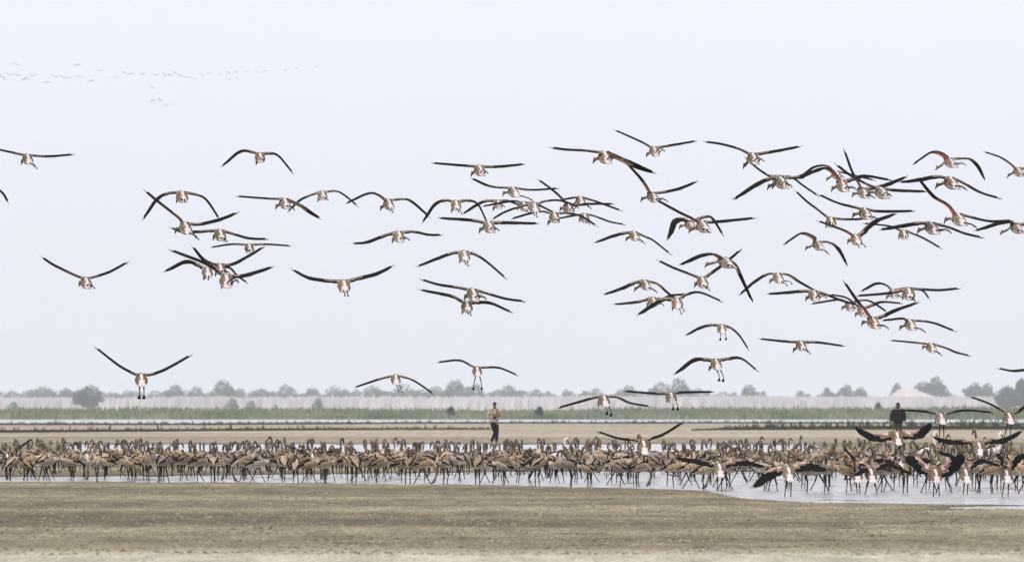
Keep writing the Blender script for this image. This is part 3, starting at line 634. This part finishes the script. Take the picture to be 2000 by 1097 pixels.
# ------------------------------------------------------------------ marsh plants
G = {'dark': mat('dark_marsh_green', (.018, .026, .010), .9, (.055, .068, .026), 3, 3, .3, .7),
     'reed': mat('green_reed', (.10, .145, .065), .95, (.25, .26, .17), .09, 5, .36, .62),  # lightened so the belt looks hazier; part of the haze is in this colour
     'dry': mat('dry_reed', (.58, .54, .53), .95, (.68, .64, .63), .03, 4, .35, .65),
     'leaf': mat('tree_foliage', (.03, .048, .028), .9, (.085, .11, .06), .35, 3, .3, .7),
     'bark': mat('bark', (.07, .055, .04), .9, (.14, .11, .08), 3, 3, .3, .7)}
def blades(mb, x, y, z, h, w, lean=.25, m=0, base=1.0):
    a = random.uniform(-.8, .8); dx, dy = math.cos(a)*w, math.sin(a)*w; lx = random.uniform(-lean, lean)*h; ly = random.uniform(-lean, lean)*h
    th = w*.25
    mb.add([(x-dx*base, y-dy*base, z), (x+dx*base, y+dy*base, z), (x+dx*.8+lx*.4, y+dy*.8+ly*.4, z+h*.6), (x-dx*.8+lx*.4, y-dy*.8+ly*.4, z+h*.6), (x+lx, y+ly, z+h), (x, y+th*2, z)],
           [(0, 1, 2, 3), (3, 2, 4), (5, 0, 3, 4), (1, 5, 4, 2)], m)
# green reed belt
mb = MB()
for k in range(15000):
    y = random.uniform(1150, 1290); x = random.uniform(-1.3, 1.3)*.064*y
    h = 1.32+1.3*float(fbm(np.array([x*.06]), np.array([y*.02]), 31)[0])+random.gauss(0, .17)
    if y < 1165: h *= .55+.45*(y-1150)/15
    if random.random() < .01: h *= 1.25
    blades(mb, x, y, -.03, max(.5, h), random.uniform(.10, .28), .12)
tag(mb.build('green_reeds', [G['reed']], smooth=False), 'long belt of green marsh vegetation beyond the far water', 'reeds', kind='stuff')
# pale dry reed belt
mb = MB()
for k in range(22000):
    y = random.uniform(3550, 3750); x = random.uniform(-1.3, 1.3)*.064*y
    h = 6.3+3.0*float(fbm(np.array([x*.014]), np.array([y*.006]), 41)[0])+random.gauss(0, .4)
    blades(mb, x, y, 0, max(4, h), random.uniform(.8, 1.6), .05)
tag(mb.build('dry_reeds', [G['dry']], smooth=False), 'pale pinkish belt of dry reeds shimmering below the far trees', 'reeds', kind='stuff')
# dark low plants along the flats
def strip(name, label, pts, halfdepth, n, hlo, hhi, big=.02, x0=-1.25, x1=1.25):
    mb = MB(); k = 0
    while k < n:
        px = random.uniform(1000+x0*1000, 1000+x1*1000)
        if px < pts[0][0] or px > pts[-1][0]: k += 1; continue
        v = np.interp(px, [p[0] for p in pts], [p[1] for p in pts]); th = np.interp(px, [p[0] for p in pts], [p[2] for p in pts])
        y = HC*F/(v-HV)+random.uniform(-1, 1)*halfdepth; x = (px-1000)/F*y
        g = vnoise(np.array([x*.35]), np.array([y*.2]), 77)[0]
        k += 1
        if g < .62-th: continue
        h = random.uniform(hlo, hhi)*(.5+th)
        if random.random() < big: h *= 2.6
        for q in range(3): blades(mb, x+random.gauss(0, .05), y+random.gauss(0, .05), .0, h*random.uniform(.6, 1), random.uniform(.02, .05), .5)
    tag(mb.build(name, [G['dark']], smooth=False), label, 'marsh plants', kind='stuff')
strip('marsh_plants', 'thin dark line of low marsh plants along the far water edge', [(-200, 829, .62), (400, 829, .6), (900, 826, .52), (1500, 826, .5), (2200, 829, .4)], 24, 15000, .06, .17, .05)
strip('marsh_plants', 'dark strip of low marsh plants across the left flats', [(-200, 845, .62), (0, 844, .7), (300, 842, .68), (650, 839, .55), (930, 838, .38), (960, 838, 0)], 14, 14000, .08, .17)
strip('marsh_plants', 'thicker dark strip of marsh plants across the right flats behind the dark-coated man', [(1350, 840, .1), (1430, 839, .4), (1700, 838, .75), (2000, 838, .95), (2300, 838, .95)], 14, 14000, .12, .30, .05)
# ------------------------------------------------------------------ far trees
def tree(px, vtop, hw, d, wide=1.0, base=None):
    near = d == 3500; d = d if near else d*1.8
    s = F/d; zt = HC+(HV-vtop)/s; r = hw*1.08/s; x = (px-1000)/s
    root = bpy.data.objects.new('tree', None); COL.objects.link(root); root.location = (x, d, 0)
    rnd = random.Random(int(px*7+vtop)); mb = MB()
    cz = zt*.56; rz = zt*.44
    lobes = [(0, 0, cz, r*.80, rz)]
    lobes = [(rnd.uniform(-.2, .2)*r, 0, cz, r*.62, rz)]
    for q in range(11):
        a = rnd.uniform(0, 6.28); f = rnd.uniform(.3, 1.0 if not near else .62)
        lobes.append((math.cos(a)*r*f, math.sin(a)*r*f, cz+rnd.uniform(-.55, .30)*rz*(1.15-f*.5), r*rnd.uniform(.24, .5), rz*rnd.uniform(.25, .55)))
    for q in range(1500 if not near else 3000):
        lx, ly, lz, lr, lh = lobes[rnd.randrange(len(lobes))] if q % 4 else lobes[0]
        u = Vector((rnd.gauss(0, 1), rnd.gauss(0, 1), rnd.gauss(0, 1))).normalized()*rnd.uniform(.35, 1)**.45
        p = Vector((lx+u.x*lr, ly+u.y*lr, max(zt*.13, lz+u.z*lh))); e = rnd.uniform(.22, .55)*max(.7, zt/9)
        a1 = Vector((rnd.gauss(0, 1), rnd.gauss(0, 1), rnd.gauss(0, 1))).normalized()*e; a2 = a1.orthogonal().normalized()*e*.8
        mb.add([p-a1, p-a2*.7, p+a1, p+a2*.7], [(0, 1, 2, 3)], 0)
    mb.build('crown', [G['leaf']], root, smooth=False)
    tb = MB(); w = max(.18, zt*.028)
    tube(tb, [(0, 0, -.1), (.1, 0, zt*.2), (-.1, .1, zt*.45), (0, 0, zt*.75)], [w*1.3, w, w*.8, w*.3], 7, 0)
    for q in range(4):
        a = q*1.57+rnd.random(); tube(tb, [(0, 0, zt*(.2+.08*q)), (math.cos(a)*r*.3, math.sin(a)*r*.3, zt*(.38+.06*q)), (math.cos(a)*r*.6, math.sin(a)*r*.6, zt*(.5+.06*q))], [w*.6, w*.4, w*.15], 5, 0)
    tb.build('trunk', [G['bark']], root)
    return root
TREES = [(2,763,26,2700,'leftmost round tree at the left edge of the far tree line'),(62,760,20,2750,None),(92,752,34,2650,'broad dome-shaped tree, first big one from the left'),(128,757,22,2700,None),
 (173,751,33,3500,'large dark round tree standing nearer, in front of the pale reeds at left'),(222,764,22,3000,None),(258,762,24,3000,None),(340,750,24,2650,'round tree just right of the low flying V-winged flamingo'),(385,753,24,2900,None),
 (437,740,30,2600,'tallest tree in the left part of the far tree line'),(468,757,20,2700,None),(512,756,22,2800,None),(560,750,28,2750,None),(606,755,24,2800,None),(652,753,30,2800,None),(694,760,18,3000,None),
 (735,751,32,2700,None),(790,749,34,2750,None),(845,752,26,2800,None),(890,740,30,2600,'tall round tree above and left of the man in the tan shirt'),(925,748,24,2700,None),(990,751,28,2750,None),(1045,758,20,2800,None),(1072,762,12,2900,None),
 (1107,759,15,2800,None),(1140,762,12,2900,None),(1170,757,22,2850,None),(1225,751,24,2750,None),(1292,744,30,2650,None),(1326,736,28,2600,'tallest tree just right of centre, behind a level-winged bird'),(1362,757,22,2700,None),
 (1432,765,14,2800,None),(1463,749,24,2600,'round tree standing alone left of the tree gap at right of centre'),(1492,762,8,2900,None),(1563,762,16,2650,'small low round tree between two gaps, right of centre'),(1613,755,15,2650,'small egg-shaped tree standing alone, fourth left of the dark-coated man'),(1657,750,20,2650,None),(1684,755,18,2700,None),
 (1754,748,17,2600,'tree directly behind the head of the dark-coated man'),(1798,742,26,2550,None),(1829,734,24,2500,'tallest tree right of the dark-coated man beside the pale mound'),(1903,745,22,2500,None),(1929,746,20,2500,None),(1968,752,26,3500,'dark nearer tree low in front of the pale reeds at the right edge'),(2000,739,22,3500,'dark tall tree cut by the right edge of the photo')]
rt = random.Random(4)
for px in list(range(30, 700, 27))+list(range(715, 1090, 26))+[1120, 1150, 1200, 1250, 1345, 1385, 1410, 1780, 1850]:
    TREES.append((px+rt.uniform(-8, 8), rt.uniform(760, 768), rt.uniform(17, 27), 3200, None))
rlt = relate([(i, q[0]) for i, q in enumerate(TREES) if q[4] is None])
for i, (px, vt, hw, d, lab) in enumerate(TREES):
    o = tree(px, vt, hw, d)
    tag(o, lab or 'hazy %s far tree, %s' % ('low' if vt > 759.5 else 'tall', rlt[i]), 'tree', 'trees along the far horizon')
for px, vt, hw, d, lab in ((453, 777, 13, 3520, 'small blue-green bush in front of the pale reeds below the tallest left tree'), (490, 781, 11, 3520, 'second small bush in front of the pale reeds, left part'), (621, 776, 10, 3520, 'narrow upright bush in front of the pale reeds, left of centre'),
                           (25, 784, 13, 3500, 'low bush in front of pale reeds at far left'), (880, 793, 8, 1160, 'dark round shrub in the green belt left of the tan-shirted man'), (1053, 793, 8, 1160, 'dark round shrub in the green belt right of the tan-shirted man'), (1715, 785, 8, 1400, 'small dark shrub just left of the dark-coated man')):
    s = F/d; o = bpy.data.objects.new('bush', None); COL.objects.link(o); o.location = ((px-1000)/s, d, 0)
    zt = HC+(HV-vt)/s; r = hw/s; mb = MB()
    for q in range(700):
        u = Vector((random.gauss(0, 1), random.gauss(0, 1), random.gauss(0, 1))).normalized()*random.uniform(.4, 1)**.5
        lb = [(0, .5, 1, .5), (-.5, .35, .7, .34), (.55, .3, .6, .3), (.2, .62, .55, .36)][q % 4]; p = Vector((lb[0]*r+u.x*r*lb[2], u.y*r*lb[2], zt*(lb[1]+u.z*lb[3]))); e = random.uniform(.08, .2)*max(1, zt*.35)
        a1 = Vector((random.gauss(0, 1), random.gauss(0, 1), random.gauss(0, 1))).normalized()*e; a2 = a1.orthogonal().normalized()*e
        mb.add([p-a1, p-a2*.7, p+a1, p+a2*.7], [(0, 1, 2, 3)], 0)
    mb.build('foliage', [G['leaf']], o, smooth=False)
    tb = MB(); tube(tb, [(0, 0, -.05), (0, 0, zt*.5)], [.06, .03], 6, 0); tube(tb, [(0, 0, zt*.2), (r*.5, 0, zt*.7)], [.03, .01], 5, 0); tb.build('stem', [G['bark']], o)
    tag(o, lab, 'bush')
# pale mound near the right
mb = MB(); d = 3850; s = F/d; nx, ny = 40, 14
vs = []; fs = []
for j in range(ny):
    for i in range(nx):
        u = i/(nx-1); w = j/(ny-1); px = 1660+u*330
        prof = np.interp(px, [1660, 1710, 1738, 1770, 1790, 1830, 1870, 1900, 1990], [0, .22, .62, 1, .82, .55, .48, .38, 0])
        z = (HC+(HV-752)/s)*prof*math.sin(math.pi*w)**.7+random.uniform(-.12, .12)*(0 < j < ny-1)
        vs.append(((px-1000)/s, d-40+80*w, z-.05))
for j in range(ny-1):
    for i in range(nx-1): a = j*nx+i; fs.append((a, a+1, a+nx+1, a+nx))
mb.add(vs, fs, 0); tag(mb.build('hill', [mat('pale_sand', (.48, .41, .38), .95, (.66, .60, .56), .3, 5, .3, .7)]), kind='structure')
# ------------------------------------------------------------------ people
P = {'skin': mat('skin', (.30, .13, .085), .6, (.38, .18, .12), 12, 2), 'tan': mat('tan_shirt', (.30, .20, .14), .9, (.60, .48, .37), 7, 5, .38, .6),
     'navy': mat('dark_trousers', (.004, .005, .008), .95, (.012, .014, .02), 9, 3, spec=.05), 'hair': mat('dark_hair', (.015, .011, .009), .9, (.03, .022, .018), 60, 2),
     'shoe': mat('shoe', (.02, .018, .018), .7), 'coat': mat('dark_coat', (.002, .003, .003), .98, (.010, .012, .011), 6, 4, spec=.03), 'grey': mat('grey_trousers', (.015, .015, .016), .9, (.035, .034, .033), 8, 3, spec=.1),
     'plastic': mat('black_plastic', (.01, .01, .01), .4), 'strap': mat('strap', (.02, .018, .018), .8)}
def skin_obj(name, m, chains, parent, flat=1.0, sub=2):
    """chains: lists of (x,y,z,r[,ry]); a chain starting with an int continues from that vertex index"""
    vs = []; ed = []; rad = []
    for ch in chains:
        prev = None
        for c in ch:
            if isinstance(c, int): prev = c; continue
            vs.append(c[:3]); rad.append((c[3], c[4] if len(c) > 4 else c[3]*flat))
            if prev is not None: ed.append((prev, len(vs)-1))
            prev = len(vs)-1
    me = bpy.data.meshes.new(name); me.from_pydata(vs, ed, []); me.materials.append(m)
    o = bpy.data.objects.new(name, me); COL.objects.link(o); o.parent = parent
    sk = o.modifiers.new('skin', 'SKIN'); sk.use_smooth_shade = True
    sv = me.skin_vertices[0].data if me.skin_vertices else None
    if sv is None:
        bpy.context.view_layer.objects.active = o; o.select_set(True); bpy.ops.mesh.customdata_skin_add(); sv = me.skin_vertices[0].data
    for i, r in enumerate(rad): sv[i].radius = r
    sv[0].use_root = True
    ss = o.modifiers.new('sub', 'SUBSURF'); ss.levels = sub; ss.render_levels = sub
    return o
def hand(base_idx, w, d, side):
    """five short finger chains leaving the palm vertex base_idx at w in direction d"""
    w = Vector(w); d = Vector(d).normalized(); sd = d.cross(Vector((0, 1, 0))); sd = sd.normalized() if sd.length > .1 else Vector((1, 0, 0)); out = []
    curl = Vector((0, -1, 0))
    for q, (o_, l) in enumerate(((-.028, .065), (-.010, .078), (.010, .074), (.028, .058))):
        a = w+sd*o_+d*.05; b_ = a+d*l*.5+curl*.008; c = b_+d*l*.35+curl*.022
        out.append([base_idx, (*a, .009), (*b_, .0085), (*c, .007)])
    a = w+sd*(.034*side)+d*.012; b_ = a+sd*(.02*side)+d*.03+curl*.01; out.append([base_idx, (*a, .011), (*b_, .009), (*(b_+d*.022+curl*.012), .008)])
    return out
def person(px, vfoot, label, kind):
    d = HC*F/(vfoot-HV); r = bpy.data.objects.new('person', None); COL.objects.link(r); p = at(px, vfoot, d); r.location = (p.x, p.y, .0)
    tag(r, label, 'person'); Z = Vector
    tanm = kind == 'tan'
    if tanm: hips, ankL, kneeL, ankR, kneeR = (0, 0, .93), (-.14, .28, .09), (.03, .10, .50), (.07, -.14, .07), (.10, -.12, .50)
    else: hips, ankL, kneeL, ankR, kneeR = (0, 0, .95), (-.11, .02, .08), (-.10, -.03, .50), (.12, .0, .08), (.11, -.04, .50)
    sh = 1.44
    if tanm: elL, wrL, elR, wrR = (-.29, .02, 1.14), (-.09, -.26, 1.08), (.29, .0, 1.17), (.12, -.22, 1.24)
    else: elL, wrL, elR, wrR = (-.30, .02, 1.16), (-.30, -.05, .90), (.29, .02, 1.16), (.30, -.05, .90)
    # body: one continuous figure (0 pelvis,1 waist,2 chest,3 neck base,4 neck,5 head,6 crown)
    ch = [[(*hips, .15, .11), (0, .0, 1.12, .13, .10), (0, .0, 1.36, .15, .11), (0, .0, 1.49, .06, .06), (0, -.01, 1.55, .052, .055), (0, -.02, 1.63, .072, .088), (0, -.01, 1.70, .068, .082)],
          [2, (-.18, .0, sh-.02, .055), (*elL, .042), (*wrL, .028), (*(Z(wrL)+(Z(wrL)-Z(elL)).normalized()*.07), .032, .018)],
          [2, (.18, .0, sh-.02, .055), (*elR, .042), (*wrR, .028), (*(Z(wrR)+(Z(wrR)-Z(elR)).normalized()*.07), .032, .018)],
          [0, (-.09, .0, .86, .088), (*kneeL, .058), (*(Z(kneeL).lerp(Z(ankL), .35)), .055), (*ankL, .038), (ankL[0]-.01, ankL[1]-.14, .035, .035, .025)],
          [0, (.09, .0, .86, .088), (*kneeR, .058), (*(Z(kneeR).lerp(Z(ankR), .35)), .055), (*ankR, .038), (ankR[0]+.01, ankR[1]-.14, .035, .035, .025)],
          [5, (0, -.118, 1.615, .012)], [5, (-.078, .0, 1.63, .014, .008)], [5, (.078, .0, 1.63, .014, .008)], [5, (0, -.09, 1.575, .03, .02)]]
    ch += hand(10, Z(wrL), Z(wrL)-Z(elL), 1)+hand(14, Z(wrR), Z(wrR)-Z(elR), -1)
    skin_obj('body', P['skin'], ch, r)
    if tanm:
        skin_obj('shirt', P['tan'], [[(0, .0, .90, .185, .135), (0, 0, 1.02, .175, .125), (0, .0, 1.20, .17, .125), (0, .0, 1.37, .19, .13), (0, .0, 1.47, .10, .09)],
                 [3, (-.19, 0, sh-.02, .082), (*(Z((-.19, 0, sh-.02)).lerp(Z(elL), .6)), .075), (*elL, .068), (*(Z(elL).lerp(Z(wrL), .25)), .06)],
                 [3, (.19, 0, sh-.02, .082), (*(Z((.19, 0, sh-.02)).lerp(Z(elR), .6)), .075), (*elR, .068), (*(Z(elR).lerp(Z(wrR), .25)), .06)]], r)
        tm = P['navy']
    else:
        skin_obj('coat', P['coat'], [[(0, .0, .80, .25, .18), (0, 0, .95, .275, .19), (0, .0, 1.15, .27, .19), (0, .0, 1.33, .23, .17), (0, .0, 1.50, .115, .11)],
                 [3, (-.21, 0, sh-.07, .10), (*(Z((-.23, 0, sh-.03)).lerp(Z(elL), .5)), .10), (*elL, .095), (*Z(wrL), .07)],
                 [3, (.21, 0, sh-.07, .10), (*(Z((.23, 0, sh-.03)).lerp(Z(elR), .5)), .10), (*elR, .095), (*Z(wrR), .07)]], r)
        skin_obj('hood', P['coat'], [[(0, .05, 1.50, .13, .10), (0, .05, 1.60, .115, .09), (0, .04, 1.70, .105, .085), (0, .02, 1.765, .07, .065)]], r)
        tm = P['grey']
    skin_obj('trousers', tm, [[(0, .0, .97, .16, .12), (0, 0, .90, .165, .125)], [1, (-.09, .0, .80, .115), (*kneeL, .082), (*(Z(kneeL).lerp(Z(ankL), .5)), .074), (*(Z(ankL)+Z((0, 0, .03))), .066)],
             [1, (.09, .0, .80, .115), (*kneeR, .082), (*(Z(kneeR).lerp(Z(ankR), .5)), .074), (*(Z(ankR)+Z((0, 0, .03))), .066)]], r)
    for a in (ankL, ankR):
        skin_obj('shoe', P['shoe'], [[(a[0], a[1]+.05, .05, .045, .045), (a[0], a[1]-.06, .045, .05, .042), (a[0], a[1]-.17, .035, .045, .032)]], r)
    # cap: dome with peak, hair, beard
    mb = MB(); vs = []; nn = 12
    for j in range(5):
        ph = j/4*math.pi/2
        for k in range(nn): a = k*2*math.pi/nn; vs.append((.088*math.cos(ph)*math.cos(a), -.012+.105*math.cos(ph)*math.sin(a), 1.675+.095*math.sin(ph)))
    fs = [(j*nn+k, j*nn+(k+1) % nn, (j+1)*nn+(k+1) % nn, (j+1)*nn+k) for j in range(4) for k in range(nn)]
    mb.add(vs, fs, 0); mb.add([(-.07, -.09, 1.68), (.07, -.09, 1.68), (.05, -.19, 1.665), (-.05, -.19, 1.665), (-.07, -.09, 1.67), (.07, -.09, 1.67), (.05, -.19, 1.655), (-.05, -.19, 1.655)],
        [(0, 1, 2, 3), (7, 6, 5, 4), (0, 3, 7, 4), (3, 2, 6, 7), (2, 1, 5, 6)], 0)
    mb.build('cap', [P['hair'] if tanm else P['coat']], r)
    skin_obj('beard' if tanm else 'scarf', P['hair'], [[(0, -.085, 1.545, .05, .035), (0, -.05, 1.52, .062, .045)]] if tanm else [[(-.06, -.02, 1.52, .05), (0, -.07, 1.53, .055), (.06, -.02, 1.52, .05)]], r)
    for sx in (-.03, .03):
        mb = MB(); tube(mb, [(sx, -.108, 1.645), (sx, -.118, 1.645)], [.011, .008], 8, 0); mb.build('eye', [P['hair']], r)
    if tanm:
        mb = MB()
        for sx in (-1, 1): tube(mb, [(sx*.07, -.03, 1.50), (sx*.10, -.14, 1.40), (sx*.06, -.22, 1.20)], [.014, .014, .014], 5, 0)
        cm = bpy.data.objects.new('handheld_camera', None); COL.objects.link(cm); cm.location = r.location
        tag(cm, 'black camera with lens held at the chest of the man in the tan shirt', 'camera')
        mb.build('strap', [P['strap']], cm)
        mb = MB(); x, y, z = 0, -.27, 1.12
        mb.add([(x+a*.072, y+b_*.035, z+c*.05) for c in (-1, 1) for a, b_ in ((-1, -1), (1, -1), (1, 1), (-1, 1))]+[(x-.03, y-.03, z+.05), (x+.03, y-.03, z+.05), (x+.02, y+.02, z+.075), (x-.02, y+.02, z+.075)],
               [(3, 2, 1, 0), (4, 5, 6, 7), (0, 1, 5, 4), (1, 2, 6, 5), (2, 3, 7, 6), (3, 0, 4, 7), (8, 9, 10, 11), (8, 11, 10, 9)], 0)
        mb.build('camera_body', [P['plastic']], cm, smooth=False)
        mb = MB(); tube(mb, [(0, -.30, 1.12), (0, -.36, 1.11), (0, -.37, 1.11), (0, -.46, 1.09)], [.042, .042, .050, .052], 12, 0); mb.build('lens', [P['plastic']], cm)
    return r
person(966, 867.5, 'man in tan shirt, dark trousers and cap walking toward the viewer behind the flock', 'tan')
person(1754, 861, 'man in bulky dark coat and cap standing behind the flock at right', 'coat')
# ------------------------------------------------------------------ haze
mb = MB(); x0, x1, y0, y1, z0, z1 = -2700, 2700, -350, 13300, -1.1, 260
mb.add([(x0, y0, z0), (x1, y0, z0), (x1, y1, z0), (x0, y1, z0), (x0, y0, z1), (x1, y0, z1), (x1, y1, z1), (x0, y1, z1)], [(3, 2, 1, 0), (4, 5, 6, 7), (0, 1, 5, 4), (1, 2, 6, 5), (2, 3, 7, 6), (3, 0, 4, 7)], 0)
hm = bpy.data.materials.new('haze'); hm.use_nodes = True; t = hm.node_tree; t.nodes.remove(t.nodes['Principled BSDF'])
pv = t.nodes.new('ShaderNodeVolumePrincipled'); pv.inputs['Density'].default_value = 1.1e-4; pv.inputs['Color'].default_value = (.92, .96, 1, 1); pv.inputs['Anisotropy'].default_value = .2
t.links.new(pv.outputs[0], t.nodes['Material Output'].inputs['Volume'])
tag(mb.build('haze', [hm], smooth=False), kind='stuff', label='pale haze thickening toward the far trees', cat='haze')
